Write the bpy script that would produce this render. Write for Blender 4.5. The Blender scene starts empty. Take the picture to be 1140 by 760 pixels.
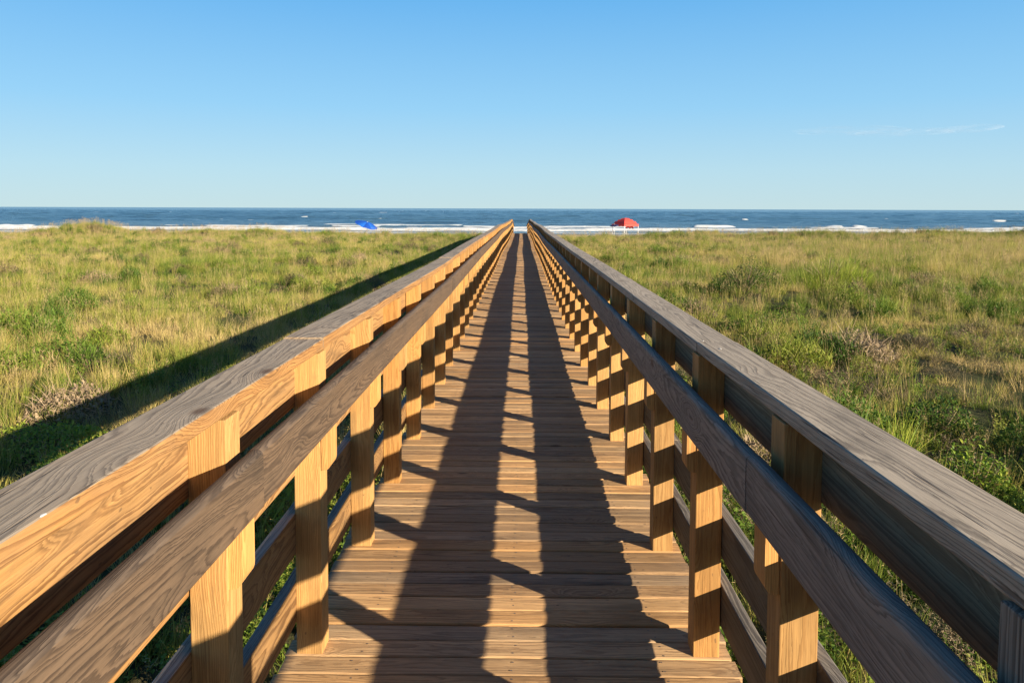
import bpy, bmesh, math, random
import numpy as np
from mathutils import Matrix, Vector
random.seed(7); rng = np.random.default_rng(11)
R = math.radians
sc = bpy.context.scene
C = sc.collection

# ------------------------------------------------------------------ camera
cam_d = bpy.data.cameras.new('camera'); cam = bpy.data.objects.new('camera', cam_d); C.objects.link(cam)
cam_d.sensor_width = 36; cam_d.lens = 36*830/1140
cam_d.shift_y = -0.0890
cam_d.clip_start = 0.05; cam_d.clip_end = 60000
cam.matrix_world = (Matrix.Translation((0, 0, 1.55)) @ Matrix.Rotation(R(0.69), 4, 'Z')
                    @ Matrix.Rotation(R(90-3.2), 4, 'X') @ Matrix.Rotation(R(0.2), 4, 'Z'))
sc.camera = cam
# ------------------------------------------------------------------ sun and sky
SX, SY, SZ = 1.0, -0.80, 0.42                      # direction towards the sun
elev = math.atan2(SZ, math.hypot(SX, SY))
sun_d = bpy.data.lights.new('sun', 'SUN'); sun = bpy.data.objects.new('sun', sun_d); C.objects.link(sun)
sun_d.energy = 5.0; sun_d.angle = R(0.53); sun_d.color = (1.0, 0.86, 0.66)
sun.rotation_euler = Vector((SX, SY, SZ)).to_track_quat('Z', 'Y').to_euler()
w = bpy.data.worlds.new('World'); sc.world = w; w.use_nodes = True
nt = w.node_tree; nt.nodes.clear()
sky = nt.nodes.new('ShaderNodeTexSky'); sky.sky_type = 'NISHITA'; sky.sun_disc = False
sky.sun_elevation = elev; sky.sun_rotation = math.atan2(SX, SY)
sky.air_density = 1.0; sky.dust_density = 0.3; sky.ozone_density = 1.6; sky.altitude = 0
bg = nt.nodes.new('ShaderNodeBackground'); bg.inputs[1].default_value = 0.0708
wo = nt.nodes.new('ShaderNodeOutputWorld')
tc = nt.nodes.new('ShaderNodeTexCoord'); sz = nt.nodes.new('ShaderNodeSeparateXYZ'); nt.links.new(tc.outputs['Generated'], sz.inputs[0])
gr = nt.nodes.new('ShaderNodeValToRGB'); nt.links.new(sz.outputs[2], gr.inputs[0]); ge = gr.color_ramp.elements   # clear-air colour by height
SKYC = [(0.0, (.56, .745, .79)), (.05, (.48, .725, .85)), (.13, (.31, .635, .915)), (.27, (.142, .465, .87)), (.5, (.055, .19, .46)), (1.0, (.026, .085, .25))]
ge[0].position = 0; ge[0].color = (*SKYC[0][1], 1); ge[1].position = 1; ge[1].color = (*SKYC[-1][1], 1)
for p_, c_ in SKYC[1:-1]: e_ = ge.new(p_); e_.color = (*c_, 1)
ml = nt.nodes.new('ShaderNodeVectorMath'); ml.operation = 'SCALE'; ml.inputs[3].default_value = 5.36; nt.links.new(gr.outputs[0], ml.inputs[0])
tn = nt.nodes.new('ShaderNodeVectorMath'); tn.operation = 'MULTIPLY'; tn.inputs[1].default_value = (.62, .80, 1.05); nt.links.new(sky.outputs[0], tn.inputs[0])
mxs = nt.nodes.new('ShaderNodeMix'); mxs.data_type = 'VECTOR'; mxs.inputs[0].default_value = .95
nt.links.new(tn.outputs[0], mxs.inputs[4]); nt.links.new(ml.outputs[0], mxs.inputs[5])
nt.links.new(mxs.outputs[1], bg.inputs[0]); nt.links.new(bg.outputs[0], wo.inputs[0])
vs = sc.view_settings
vs.view_transform = 'Standard'; vs.look = 'None'; vs.gamma = 1; vs.exposure = 1.40; vs.use_curve_mapping = False

# ------------------------------------------------------------------ helpers
def tag(o, label=None, cat=None, group=None, kind=None):
    if label: o['label'] = label
    if cat: o['category'] = cat
    if group: o['group'] = group
    if kind: o['kind'] = kind
    return o

def empty(name, loc):
    o = bpy.data.objects.new(name, None); C.objects.link(o); o.location = loc; o.empty_display_size = .2
    return o

def link(name, me, parent=None, loc=None):
    o = bpy.data.objects.new(name, me); C.objects.link(o)
    if parent is not None: o.parent = parent
    if loc is not None: o.location = loc
    return o

class Geo:
    """collects verts / faces with the wood attributes and builds one mesh"""
    def __init__(s): s.v = []; s.f = []; s.wc = []; s.wx = []; s.tone = []; s.mi = []; s.n = 0
    def add(s, v, f, wc=None, wx=0., tone=.5, mi=0):
        v = np.asarray(v, float); s.v.append(v)
        s.wc.append(np.asarray(wc if wc is not None else v, float))
        s.f += [tuple(i+s.n for i in q) for q in f]
        k = len(f)
        s.wx += list(wx) if hasattr(wx, '__len__') else [wx]*k
        s.tone += [tone]*k; s.mi += [mi]*k
        s.n += len(v)
    def mesh(s, name, mats, smooth=False):
        me = bpy.data.meshes.new(name)
        V = np.concatenate(s.v)
        me.from_pydata(V.tolist(), [], s.f)
        for m in (mats if isinstance(mats, (list, tuple)) else [mats]): me.materials.append(m)
        a = me.attributes.new('wc', 'FLOAT_VECTOR', 'POINT'); a.data.foreach_set('vector', np.concatenate(s.wc).ravel())
        a = me.attributes.new('wx', 'FLOAT', 'FACE'); a.data.foreach_set('value', np.array(s.wx, float))
        a = me.attributes.new('tone', 'FLOAT', 'FACE'); a.data.foreach_set('value', np.array(s.tone, float))
        me.polygons.foreach_set('material_index', s.mi)
        if smooth: me.polygons.foreach_set('use_smooth', [True]*len(me.polygons))
        me.update(); return me

def vnoise(x, y, seed=0):
    """smooth value noise, numpy"""
    x = np.asarray(x, float); y = np.asarray(y, float)
    xi = np.floor(x).astype(np.int64); yi = np.floor(y).astype(np.int64)
    fx = x-xi; fy = y-yi; fx = fx*fx*(3-2*fx); fy = fy*fy*(3-2*fy)
    def h(a, b):
        n = (a*374761393 + b*668265263 + seed*974634777) & 0x7fffffff
        n = ((n ^ (n >> 13))*1274126177) & 0x7fffffff
        return ((n ^ (n >> 16)) & 0xffff)/65535.
    return (h(xi, yi)*(1-fx)+h(xi+1, yi)*fx)*(1-fy)+(h(xi, yi+1)*(1-fx)+h(xi+1, yi+1)*fx)*fy
def fbm(x, y, seed=0, o=4):
    r = 0; a = .5; t = 0
    for i in range(o):
        r = r+a*vnoise(x*2**i, y*2**i, seed+i*17); t += a; a *= .5
    return r/t

# ------------------------------------------------------------------ node helper
class N:
    def __init__(s, name):
        s.m = bpy.data.materials.new(name); s.m.use_nodes = True; s.t = s.m.node_tree; s.t.nodes.clear()
        s.out = s.t.nodes.new('ShaderNodeOutputMaterial')
    def n(s, ty, ins=None, **kw):
        nd = s.t.nodes.new(ty)
        for k, v in kw.items(): setattr(nd, k, v)
        for k, v in (ins or {}).items():
            if isinstance(v, bpy.types.NodeSocket): s.t.links.new(v, nd.inputs[k])
            else: nd.inputs[k].default_value = v
        return nd
    def math(s, op, a, b=0., c=0., clamp=False):
        return s.n('ShaderNodeMath', {0: a, 1: b, 2: c}, operation=op, use_clamp=clamp).outputs[0]
    def vm(s, op, a, b=(0, 0, 0)):
        return s.n('ShaderNodeVectorMath', {0: a, 1: b}, operation=op).outputs[0]
    def mix(s, f, a, b, blend='MIX'):
        nd = s.t.nodes.new('ShaderNodeMix'); nd.data_type = 'RGBA'; nd.blend_type = blend
        for k, v in ((0, f), (6, a), (7, b)):
            if isinstance(v, bpy.types.NodeSocket): s.t.links.new(v, nd.inputs[k])
            else: nd.inputs[k].default_value = v if k == 0 else (*v, 1)
        return nd.outputs[2]
    def noise(s, v, scale, detail=3., rough=.55):
        return s.n('ShaderNodeTexNoise', {'Vector': v, 'Scale': scale, 'Detail': detail, 'Roughness': rough}).outputs[0]
    def attr(s, name, ty='GEOMETRY'):
        return s.n('ShaderNodeAttribute', attribute_name=name, attribute_type=ty)
    def ramp(s, v, lo, hi):
        return s.n('ShaderNodeMapRange', {0: v, 1: lo, 2: hi, 3: 0., 4: 1.}, interpolation_type='SMOOTHSTEP').outputs[0]

def wood(name, early, late, w_early, w_late, ring=.0085, dirt=.35, rough=.75, bump=.6):
    """sawn pine: growth rings of a tilted trunk axis cut by the board, fibre, knots, silvered where wx is high"""
    b = N(name)
    p = b.attr('wc').outputs['Vector']
    wx = b.attr('wx').outputs['Fac']; tone = b.attr('tone').outputs['Fac']
    st = b.vm('MULTIPLY', p, (7., 1.1, 7.))
    d = b.n('ShaderNodeTexNoise', {'Vector': st, 'Scale': 1., 'Detail': 3.}).outputs['Color']
    d = b.vm('SUBTRACT', d, (.5, .5, .5)); d = b.vm('MULTIPLY', d, (.058, 0, .058))
    st2 = b.vm('MULTIPLY', p, (40., 5., 40.))
    d2 = b.n('ShaderNodeTexNoise', {'Vector': st2, 'Scale': 1., 'Detail': 2.}).outputs['Color']
    d2 = b.vm('SUBTRACT', d2, (.5, .5, .5)); d2 = b.vm('MULTIPLY', d2, (.006, 0, .006))
    d3 = b.n('ShaderNodeTexNoise', {'Vector': b.vm('MULTIPLY', p, (260., 30., 260.)), 'Scale': 1., 'Detail': 2.}).outputs['Color']
    d3 = b.vm('MULTIPLY', b.vm('SUBTRACT', d3, (.5, .5, .5)), (.0035, 0, .0035))
    d2 = b.vm('ADD', d2, d3)
    q = b.vm('ADD', b.vm('ADD', p, d), d2)
    # knots: sparse cells that swell the rings
    kv = b.n('ShaderNodeTexVoronoi', {'Vector': b.vm('MULTIPLY', p, (4.2, 2.2, 4.2)), 'Scale': 1.}, feature='F1')
    kd = kv.outputs['Distance']
    knot = b.math('SUBTRACT', 1., b.ramp(kd, .03, .11))
    halo = b.math('SUBTRACT', 1., b.ramp(kd, .05, .40))
    q = b.vm('ADD', q, b.n('ShaderNodeCombineXYZ', {0: b.math('MULTIPLY', halo, .026), 1: 0., 2: b.math('MULTIPLY', halo, .020)}).outputs[0])
    qq = b.vm('MULTIPLY', q, (1, 0, 1))
    r = b.n('ShaderNodeVectorMath', {0: qq}, operation='LENGTH').outputs['Value']
    rw = b.n('ShaderNodeTexNoise', {'W': b.math('MULTIPLY', r, 55.), 'Scale': 1., 'Detail': 2.}, noise_dimensions='1D').outputs[0]
    fr = b.math('FRACT', b.math('ADD', b.math('DIVIDE', r, ring), b.math('MULTIPLY', rw, 3.2)))
    # slow rise to dark latewood, abrupt fall
    g = b.math('MULTIPLY', b.ramp(fr, .25, .88), b.math('SUBTRACT', 1., b.ramp(fr, .90, 1.)))
    wid = b.noise(b.vm('MULTIPLY', p, (9., .8, 9.)), 1., 2.)
    g = b.math('MULTIPLY', g, b.math('MULTIPLY_ADD', wid, 1.1, .25), clamp=True)
    fib = b.noise(b.vm('MULTIPLY', p, (420., 9., 420.)), 1., 3., .7)
    fine = b.noise(b.vm('MULTIPLY', p, (90., 3., 90.)), 1., 3., .6)
    blot = b.noise(b.vm('MULTIPLY', p, (8., 2.2, 8.)), 1., 4., .6)
    col = b.mix(g, early, late)
    colw = b.mix(g, w_early, w_late)
    we = b.math('ADD', wx, b.math('MULTIPLY', b.math('SUBTRACT', blot, .5), .5), clamp=True)
    we = b.math('MULTIPLY', we, b.ramp(wx, .0, .08))
    col = b.mix(we, col, colw)
    v = b.math('MULTIPLY_ADD', fib, .70, .65)
    v = b.math('MULTIPLY', v, b.math('MULTIPLY_ADD', fine, .8, .60))
    v = b.math('MULTIPLY', v, b.math('MULTIPLY_ADD', tone, .6, .70))
    v = b.math('MULTIPLY', v, b.math('SUBTRACT', 1., b.math('MULTIPLY', b.ramp(blot, .48, .75), dirt)))
    col = b.mix(1., col, b.n('ShaderNodeCombineXYZ', {0: v, 1: v, 2: v}).outputs[0], 'MULTIPLY')
    hue = b.math('FRACT', b.math('MULTIPLY', tone, 7.3))
    col = b.mix(1., col, b.mix(hue, (1.06, .97, .86), (.97, 1.02, 1.10)), 'MULTIPLY')
    grime = b.ramp(b.noise(b.vm('MULTIPLY', p, (16., 6., 16.)), 1., 5., .7), .56, .78)
    col = b.mix(b.math('MULTIPLY', grime, dirt), col, (.085, .068, .050))
    col = b.mix(b.math('MULTIPLY', knot, .8), col, (.09, .045, .02))
    # small dark specks
    sp = b.noise(b.vm('MULTIPLY', p, (70., 30., 70.)), 1., 1.)
    col = b.mix(b.math('MULTIPLY', b.ramp(sp, .74, .80), .5), col, (.05, .035, .025))
    # weathering checks: thin long cracks
    ck = b.noise(b.vm('MULTIPLY', p, (160., 2.0, 160.)), 1., 1.)
    crack = b.math('MULTIPLY', b.ramp(ck, .66, .72), b.math('MULTIPLY_ADD', wx, .65, .15))
    col = b.mix(crack, col, (.05, .035, .025))
    hgt = b.math('ADD', b.math('MULTIPLY', g, .55), b.math('ADD', b.math('MULTIPLY', fib, .5), b.math('MULTIPLY', crack, -1.5)))
    bp = b.n('ShaderNodeBump', {'Strength': bump, 'Distance': .0012, 'Height': hgt})
    bs = b.n('ShaderNodeBsdfPrincipled', {'Base Color': col, 'Roughness': rough, 'Normal': bp.outputs[0]})
    bs.inputs['Specular IOR Level'].default_value = .25
    b.t.links.new(bs.outputs[0], b.out.inputs[0])
    return b.m

M_rail = wood('rail_wood', (.31, .170, .060), (.135, .066, .023), (.285, .248, .20), (.125, .107, .088), ring=.0068)
M_post = wood('post_wood', (.44, .248, .086), (.31, .160, .050), (.30, .24, .18), (.16, .12, .09), ring=.0050, dirt=.3)
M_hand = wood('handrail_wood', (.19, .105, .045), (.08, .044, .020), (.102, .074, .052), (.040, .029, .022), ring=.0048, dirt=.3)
M_deck = wood('deck_wood', (.45, .275, .125), (.27, .155, .070), (.33, .225, .130), (.195, .128, .074), ring=.0055, dirt=.35, bump=.9)
M_rail_grey_shade = wood('rail_wood_grey_shade', (.165, .130, .075), (.095, .070, .038), (.26, .225, .18), (.105, .09, .075), ring=.0085)  # weathered grey, also darkened so the right boards carry shade in their colour
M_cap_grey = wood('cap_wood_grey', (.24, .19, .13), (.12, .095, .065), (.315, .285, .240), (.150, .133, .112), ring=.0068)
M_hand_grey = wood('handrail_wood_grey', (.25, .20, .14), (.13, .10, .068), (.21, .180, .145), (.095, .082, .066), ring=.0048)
M_end = wood('stringer_wood', (.25, .19, .13), (.15, .11, .07), (.2, .17, .14), (.1, .085, .07))

def plain(name, col, rough=.6, metal=0., var=.0, scale=30.):
    b = N(name)
    if var:
        co = b.n('ShaderNodeTexCoord').outputs['Object']
        f = b.noise(co, scale, 4.)
        c = b.mix(f, tuple(x*(1-var) for x in col), tuple(min(1, x*(1+var)) for x in col))
    else: c = (*col, 1)
    bs = b.n('ShaderNodeBsdfPrincipled', {'Base Color': c, 'Roughness': rough, 'Metallic': metal})
    b.t.links.new(bs.outputs[0], b.out.inputs[0]); return b.m

M_nail = plain('nail_steel', (.16, .14, .13), .5, .6)
M_dropping = plain('dropping_white', (.55, .53, .48), .9, var=.2, scale=200)

# ------------------------------------------------------------------ terrain
WATER_Z = -3.05
def sstep(a, b, x):
    t = np.clip((x-a)/(b-a), 0, 1); return t*t*(3-2*t)
def H(x, y):
    x = np.asarray(x, float); y = np.asarray(y, float)
    h = -1.50 + .22*(fbm(x/9, y/9, 3)-.5) + .45*(fbm(x/26+5, y/22, 8)-.5)*sstep(3, 12, np.abs(x))
    h = h + .10*(fbm(x/1.6, y/1.6, 21, 3)-.5)
    off = sstep(2.2, 4.5, np.abs(x))
    h = h + off*(1-sstep(80, 86, y))*(.55*(fbm(x/3.4, y/2.6, 41, 3)-.5) + .22*np.maximum(0, vnoise(x/1.9, y/1.6, 43)-.55))
    # foredune ridge: higher on the left of the boardwalk
    rid = sstep(55, 72, y)*(1-sstep(78, 92, y))
    left = sstep(2, 14, -x)
    h = h + rid*(-.16*left + .02 + (.75+.5*(x > 0))*(fbm(x/5, y/9, 31)-.48))
    h = h + .38*np.exp(-(((x-37)/13)**2+((y-66)/9)**2)) + .55*np.exp(-(((x-50)/4)**2+((y-74)/5)**2)) - .12*np.exp(-(((x-12)/4)**2+((y-77)/6)**2))
    # big grassy mound on the left
    h = h + 1.15*np.exp(-(((x+44.5)/3.4)**2+((y-76)/5.)**2)) + .30*np.exp(-(((x+33)/4.0)**2+((y-78)/5.)**2)) + .35*np.exp(-(((x+27)/2.5)**2+((y-79)/5.)**2))
    # little hummocks on the right
    h = h + .28*np.exp(-(((x-8.2)/1.6)**2+((y-25)/1.2)**2)) + .35*np.exp(-(((x-11.5)/2.0)**2+((y-26.5)/1.5)**2))
    # down to the beach and the water
    bch = sstep(80, 94, y)
    beach = -2.50 - .62*sstep(96, 142, y) - .8*sstep(142, 190, y)
    h = h*(1-bch) + (beach + .08*(fbm(x/4, y/3, 5)-.5))*bch
    return h

def grid_mesh(name, xs, ys, zf, mat, extra=None):
    X, Y = np.meshgrid(xs, ys); Z = zf(X, Y)
    nx, ny = len(xs), len(ys)
    V = np.stack([X, Y, Z], -1).reshape(-1, 3)
    i = np.arange(nx-1)[None, :] + nx*np.arange(ny-1)[:, None]
    F = np.stack([i, i+1, i+1+nx, i+nx], -1).reshape(-1, 4)
    me = bpy.data.meshes.new(name)
    me.vertices.add(len(V)); me.vertices.foreach_set('co', V.ravel())
    me.loops.add(F.size); me.loops.foreach_set('vertex_index', F.ravel())
    me.polygons.add(len(F)); me.polygons.foreach_set('loop_start', np.arange(0, F.size, 4)); me.polygons.foreach_set('loop_total', np.full(len(F), 4))
    me.update(calc_edges=True)
    me.polygons.foreach_set('use_smooth', np.ones(len(F), bool))
    me.materials.append(mat)
    for k, fn in (extra or {}).items():
        a = me.attributes.new(k, 'FLOAT', 'POINT'); a.data.foreach_set('value', fn(X, Y).ravel())
    return me

b = N('sandy_soil')
pos = b.n('ShaderNodeNewGeometry').outputs['Position']
sx = b.n('ShaderNodeSeparateXYZ', {0: pos})
n1 = b.noise(pos, .35, 4.); n2 = b.noise(pos, 6., 5., .7); n3 = b.noise(pos, 60., 3., .7)
soil = b.mix(b.ramp(n2, .35, .65), (.035, .032, .014), (.105, .085, .042))
mat_g = b.mix(b.ramp(n1, .35, .65), soil, (.035, .050, .016))
sand = b.mix(n3, (.30, .255, .20), (.42, .37, .30))
isb = b.ramp(b.math('ADD', sx.outputs[1], b.math('MULTIPLY', n2, 3.)), 84., 90.)
wet = b.ramp(sx.outputs[1], 118., 134.)
sand = b.mix(b.math('MULTIPLY', wet, .75), sand, (.12, .095, .075))
ax = b.math('ABSOLUTE', b.math('ADD', sx.outputs[0], .04))
edge = b.math('SUBTRACT', 1., b.ramp(b.math('ADD', ax, b.math('MULTIPLY', n2, .5)), 1.15, 1.6))
gcol = b.mix(b.math('MULTIPLY', edge, .75), mat_g, (.22, .19, .16))
gcol = b.mix(isb, gcol, sand)
bp = b.n('ShaderNodeBump', {'Strength': .8, 'Distance': .03, 'Height': b.math('ADD', n2, b.math('MULTIPLY', n3, .4))})
bs = b.n('ShaderNodeBsdfPrincipled', {'Base Color': gcol, 'Roughness': .95, 'Normal': bp.outputs[0]})
bs.inputs['Specular IOR Level'].default_value = .1
b.t.links.new(bs.outputs[0], b.out.inputs[0]); M_ground = b.m

def axis(near, mid, far, s1, s2, s3):
    a = np.arange(0, near, s1); c = np.arange(near, mid, s2); d = np.arange(mid, far+s3, s3)
    return np.concatenate([a, c, d])
hx = axis(14, 70, 420, .25, 1., 12.); xs = np.concatenate([-hx[:0:-1], hx])
ys = np.concatenate([np.arange(-40, -3, 3), axis(22, 150, 200, .25, .6, 5.)-3])
ground = link('ground', grid_mesh('ground', xs, ys, H, M_ground)); tag(ground, kind='structure')

# ------------------------------------------------------------------ sea
def bands():
    # (distance, ridge height, foam half width, threshold, seed)
    return [(138.5, .06, 1.2, .30, 1), (157., .50, 2.6, .22, 2), (166, .30, 1.2, .46, 6), (178., .34, 1.3, .50, 8), (192., .30, 1.1, .64, 3), (205, .30, 1.2, .74, 9), (238., .35, 1.5, .76, 4), (285., .5, 2.2, .76, 5), (330, .4, 1.6, .82, 7)]
PATCH = [(1105, 246.5, 20, .9), (978, 245.3, 9, .6), (940, 253.5, 20, .5), (792, 253.6, 42, .6), (826, 246.5, 5, .4), (12, 252.5, 22, .6)]
def sea_fn(X, Y):
    z = np.zeros_like(X); foam = np.zeros_like(X)
    sh = sstep(126, 150, Y)
    z += .12*sh*(fbm(X/8, Y/2.5, 41)-.5)*2 + .9*sh*(.25+.75*sstep(160, 300, Y))*(np.abs(fbm(X/26, Y/8, 42)-.5)*-4+.5) + 1.1*sstep(240, 480, Y)*(np.abs(fbm(X/60, Y/22, 45, 3)-.5)*-4+.5)
    for (d, hh, fw, th, sd) in bands():
        c = d + 5*(vnoise(X/38, X*0, sd+50)-.5) + 1.5*(vnoise(X/7, X*0, sd+60)-.5)
        amp = vnoise(X/24., X*0+sd, sd+70)*.6+vnoise(X/6., X*0+sd, sd+75)*.25+vnoise(X/75., X*0+sd, sd+78)*.15
        t = Y-c
        z += hh*np.exp(-(np.where(t < 0, t/.9, t/2.8))**2)*(.45+.55*sstep(th-.15, th+.1, amp))
        edge = .7*(vnoise(X/1.7, Y/.8, sd+80)-.5)
        f = sstep(th, th+.10, amp)*np.clip(1.25-np.abs(t/fw + edge), 0, 1)*1.5
        foam = np.maximum(foam, f)
        wash = sstep(th-.1, th+.2, amp)*np.exp(-((t+fw*2.2)/(fw*2.5))**2)*sstep(.52, .66, vnoise(X/2.2, Y/1.1, sd+85))
        foam = np.maximum(foam, .45*wash)
    cap_ = vnoise(X/5, Y/3, 201)*vnoise(X/19, Y/13, 202)*(.4+.6*vnoise(X/120, Y/160, 203))
    foam = np.maximum(foam, sstep(.60, .72, cap_)*sstep(190, 260, Y)*.9)
    for (px, py, hw, st) in PATCH:
        hz = 230.5+4*px/1140.; d = 830*4.6/(py-hz); cx = (px-580)/830*d; w_ = hw/830*d
        c = d+1.5*(vnoise(X/5, X*0, 90)-.5)
        g = np.exp(-((X-cx)/w_)**4)*sstep(.25, .5, vnoise(X/3.5, X*0, int(px)))
        z += .55*g*np.exp(-(np.where(Y < c, (Y-c)/.9, (Y-c)/2.5))**2)
        foam = np.maximum(foam, g*np.clip(1.3-np.abs((Y-c)/2.6), 0, 1)*1.3)
    return z, foam
_c = {}
def sea_z(X, Y):
    _c['z'], _c['f'] = sea_fn(X, Y); return WATER_Z+_c['z']
hx2 = np.concatenate([np.arange(0, 130, .7), np.arange(130, 340, 2.), np.arange(340, 900, 5.)]); xs2 = np.concatenate([-hx2[:0:-1], hx2])
ys2 = np.concatenate([np.arange(124, 215, .55), np.arange(215, 420, 1.1), np.arange(420, 1150, 2.5)])
b = N('sea_water')
pos = b.n('ShaderNodeNewGeometry').outputs['Position']
foam = b.attr('foam').outputs['Fac']
w1 = b.noise(b.vm('MULTIPLY', pos, (.35, 1.1, 1.)), 1., 5., .65)
w2 = b.noise(b.vm('MULTIPLY', pos, (.0035, .0022, 1.)), 1., 11., .78)
w3 = b.noise(b.vm('MULTIPLY', pos, (.06, .0045, 1.)), 1., 4., .6)
c1 = b.mix(b.ramp(w2, .36, .64), (.030, .078, .125), (.052, .120, .175))
c1 = b.mix(b.math('MULTIPLY', b.ramp(w1, .45, .75), .5), c1, (.085, .165, .205))
yy = b.n('ShaderNodeSeparateXYZ', {0: pos}).outputs[1]
shal = b.math('SUBTRACT', 1., b.ramp(yy, 140., 260.))
c1 = b.mix(b.math('MULTIPLY', shal, .45), c1, (.135, .175, .165))
fo = b.ramp(b.math('ADD', foam, b.math('MULTIPLY', b.math('SUBTRACT', w1, .5), .5)), .30, .60)
c2 = b.mix(fo, c1, (.58, .60, .60))
bp = b.n('ShaderNodeBump', {'Strength': 1., 'Distance': .5, 'Height': b.math('ADD', w1, b.math('MULTIPLY', w2, 1.2))})
bs = b.n('ShaderNodeBsdfPrincipled', {'Base Color': c2, 'Roughness': b.math('MULTIPLY_ADD', fo, .55, .22), 'Normal': bp.outputs[0]})
bs.inputs['Specular IOR Level'].default_value = .45
b.t.links.new(bs.outputs[0], b.out.inputs[0]); M_sea = b.m
sea = link('sea_water', grid_mesh('sea_water', xs2, ys2, sea_z, M_sea, {'foam': lambda X, Y: _c['f']})); tag(sea, kind='structure')
# open sea out to the horizon, butted to the surf sheet
def far_z(X, Y): return np.full_like(X, WATER_Z-.05)
fx = np.concatenate([-np.geomspace(300, 45000, 26)[::-1], np.linspace(-290, 290, 30), np.geomspace(300, 45000, 26)])
fy = np.concatenate([[150, 300, 1100], np.geomspace(1145, 50000, 40)])
open_sea = link('open_sea', grid_mesh('open_sea', fx, fy, lambda X, Y: np.where(Y < 1140, WATER_Z-1.6, WATER_Z-.03), M_sea)); tag(open_sea, kind='structure')

# ------------------------------------------------------------------ boardwalk profile
XI = {-1: .693, 1: .612}                       # inner post faces, left and right
PY0, PSP = 1.713, .829                         # first post front face, post spacing
LAST = 84; Y_END = PY0+PSP*LAST+.12
def drop(y):
    y = np.asarray(y, float)
    d = -.0066*y - .55*sstep(56, 73, y) - .012*np.sin(y*.42)*sstep(4, 12, y) - .02*np.sin(y*.155+1)*sstep(6, 14, y)
    return np.where(y < 0, 0, d)
def sway(y):
    y = np.asarray(y, float)
    return .010*np.sin(y*.33+.6)*sstep(3, 10, y)+.02*np.sin(y*.12+2)*sstep(8, 18, y)

def rounded(w, h, rs, seg=3):
    """closed cross-section (x, z) of a board w wide, h high, centred; rs = radii at (+x+z, -x+z, -x-z, +x-z)"""
    pts = []
    for (sxn, szn, r, a0) in ((1, 1, rs[0], 0), (-1, 1, rs[1], 90), (-1, -1, rs[2], 180), (1, -1, rs[3], 270)):
        for k in range(seg+1):
            a = R(a0+90*k/seg)
            pts.append((sxn*(w/2-r)+r*math.cos(a), szn*(h/2-r)+r*math.sin(a)))
    return pts

def sweep(geo, prof, ys, cx, cz, wxf=None, tone=None, jitter=0, pith=None, warp=0):
    """board of cross-section prof swept along y through centres (cx(y), cz(y))"""
    n = len(prof); P = np.array(prof); V = []; W = []
    if pith is None:
        a = random.uniform(0, 2*math.pi); rr = random.uniform(.02, .11)
        pith = (rr*math.cos(a), rr*math.sin(a))
    tx, tz = random.choice((-1, 1))*random.uniform(.006, .034), random.choice((-1, 1))*random.uniform(.010, .030)
    y0 = random.uniform(0, 60); ph = random.uniform(0, 9)
    for y in ys:
        x_, z_ = cx(y), cz(y)
        V.append(np.column_stack([P[:, 0]+x_, np.full(n, y), P[:, 1]+z_]))
        yl = y-ys[0]
        W.append(np.column_stack([P[:, 0]+pith[0]+tx*yl, np.full(n, yl+y0), P[:, 1]+pith[1]+tz*yl]))
    V = np.concatenate(V); W = np.concatenate(W); F = []; wx = []
    for j in range(len(ys)-1):
        for i in range(n):
            k = (i+1) % n
            F.append((j*n+k, j*n+i, (j+1)*n+i, (j+1)*n+k))
            if wxf:
                e = P[k]-P[i]; nrm = np.array([e[1], -e[0]]); nrm = nrm/(np.linalg.norm(nrm)+1e-9)
                wx.append(wxf(nrm, (P[i]+P[k])/2))
            else: wx.append(0.)
    F.append(tuple(range(n))); F.append(tuple((len(ys)-1)*n+i for i in range(n-1, -1, -1)))
    wx += [.8, .8]
    geo.add(V, F, W, wx, random.random() if tone is None else tone)

def box_geo(geo, x0, x1, y0, y1, z0, z1, axis_='z', wx=0., tone=None, ch=.003, mi=0):
    """chamfered post/box whose grain runs along axis_"""
    bm = bmesh.new(); bmesh.ops.create_cube(bm, size=1)
    for v in bm.verts: v.co = Vector(((x0+x1)/2+v.co.x*(x1-x0), (y0+y1)/2+v.co.y*(y1-y0), (z0+z1)/2+v.co.z*(z1-z0)))
    bmesh.ops.bevel(bm, geom=bm.edges[:], offset=ch, segments=2, profile=.6, affect='EDGES')
    bm.verts.index_update()
    V = np.array([v.co[:] for v in bm.verts]); F = [tuple(v.index for v in f.verts) for f in bm.faces]; bm.free()
    a = random.uniform(0, 6.28); rr = random.uniform(.02, .09)
    L = V-V.mean(0); off = (rr*math.cos(a), random.uniform(0, 50), rr*math.sin(a))
    tx, tz = random.uniform(-.015, .015), random.uniform(-.015, .015)
    if axis_ == 'z': W = np.column_stack([L[:, 0]+off[0]+tx*L[:, 2], L[:, 2]+off[1], L[:, 1]+off[2]+tz*L[:, 2]])
    elif axis_ == 'x': W = np.column_stack([L[:, 1]+off[0], L[:, 0]+off[1], L[:, 2]+off[2]])
    else: W = np.column_stack([L[:, 0]+off[0], L[:, 1]+off[1], L[:, 2]+off[2]])
    geo.add(V, F, W, wx, random.random() if tone is None else tone, mi)

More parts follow.
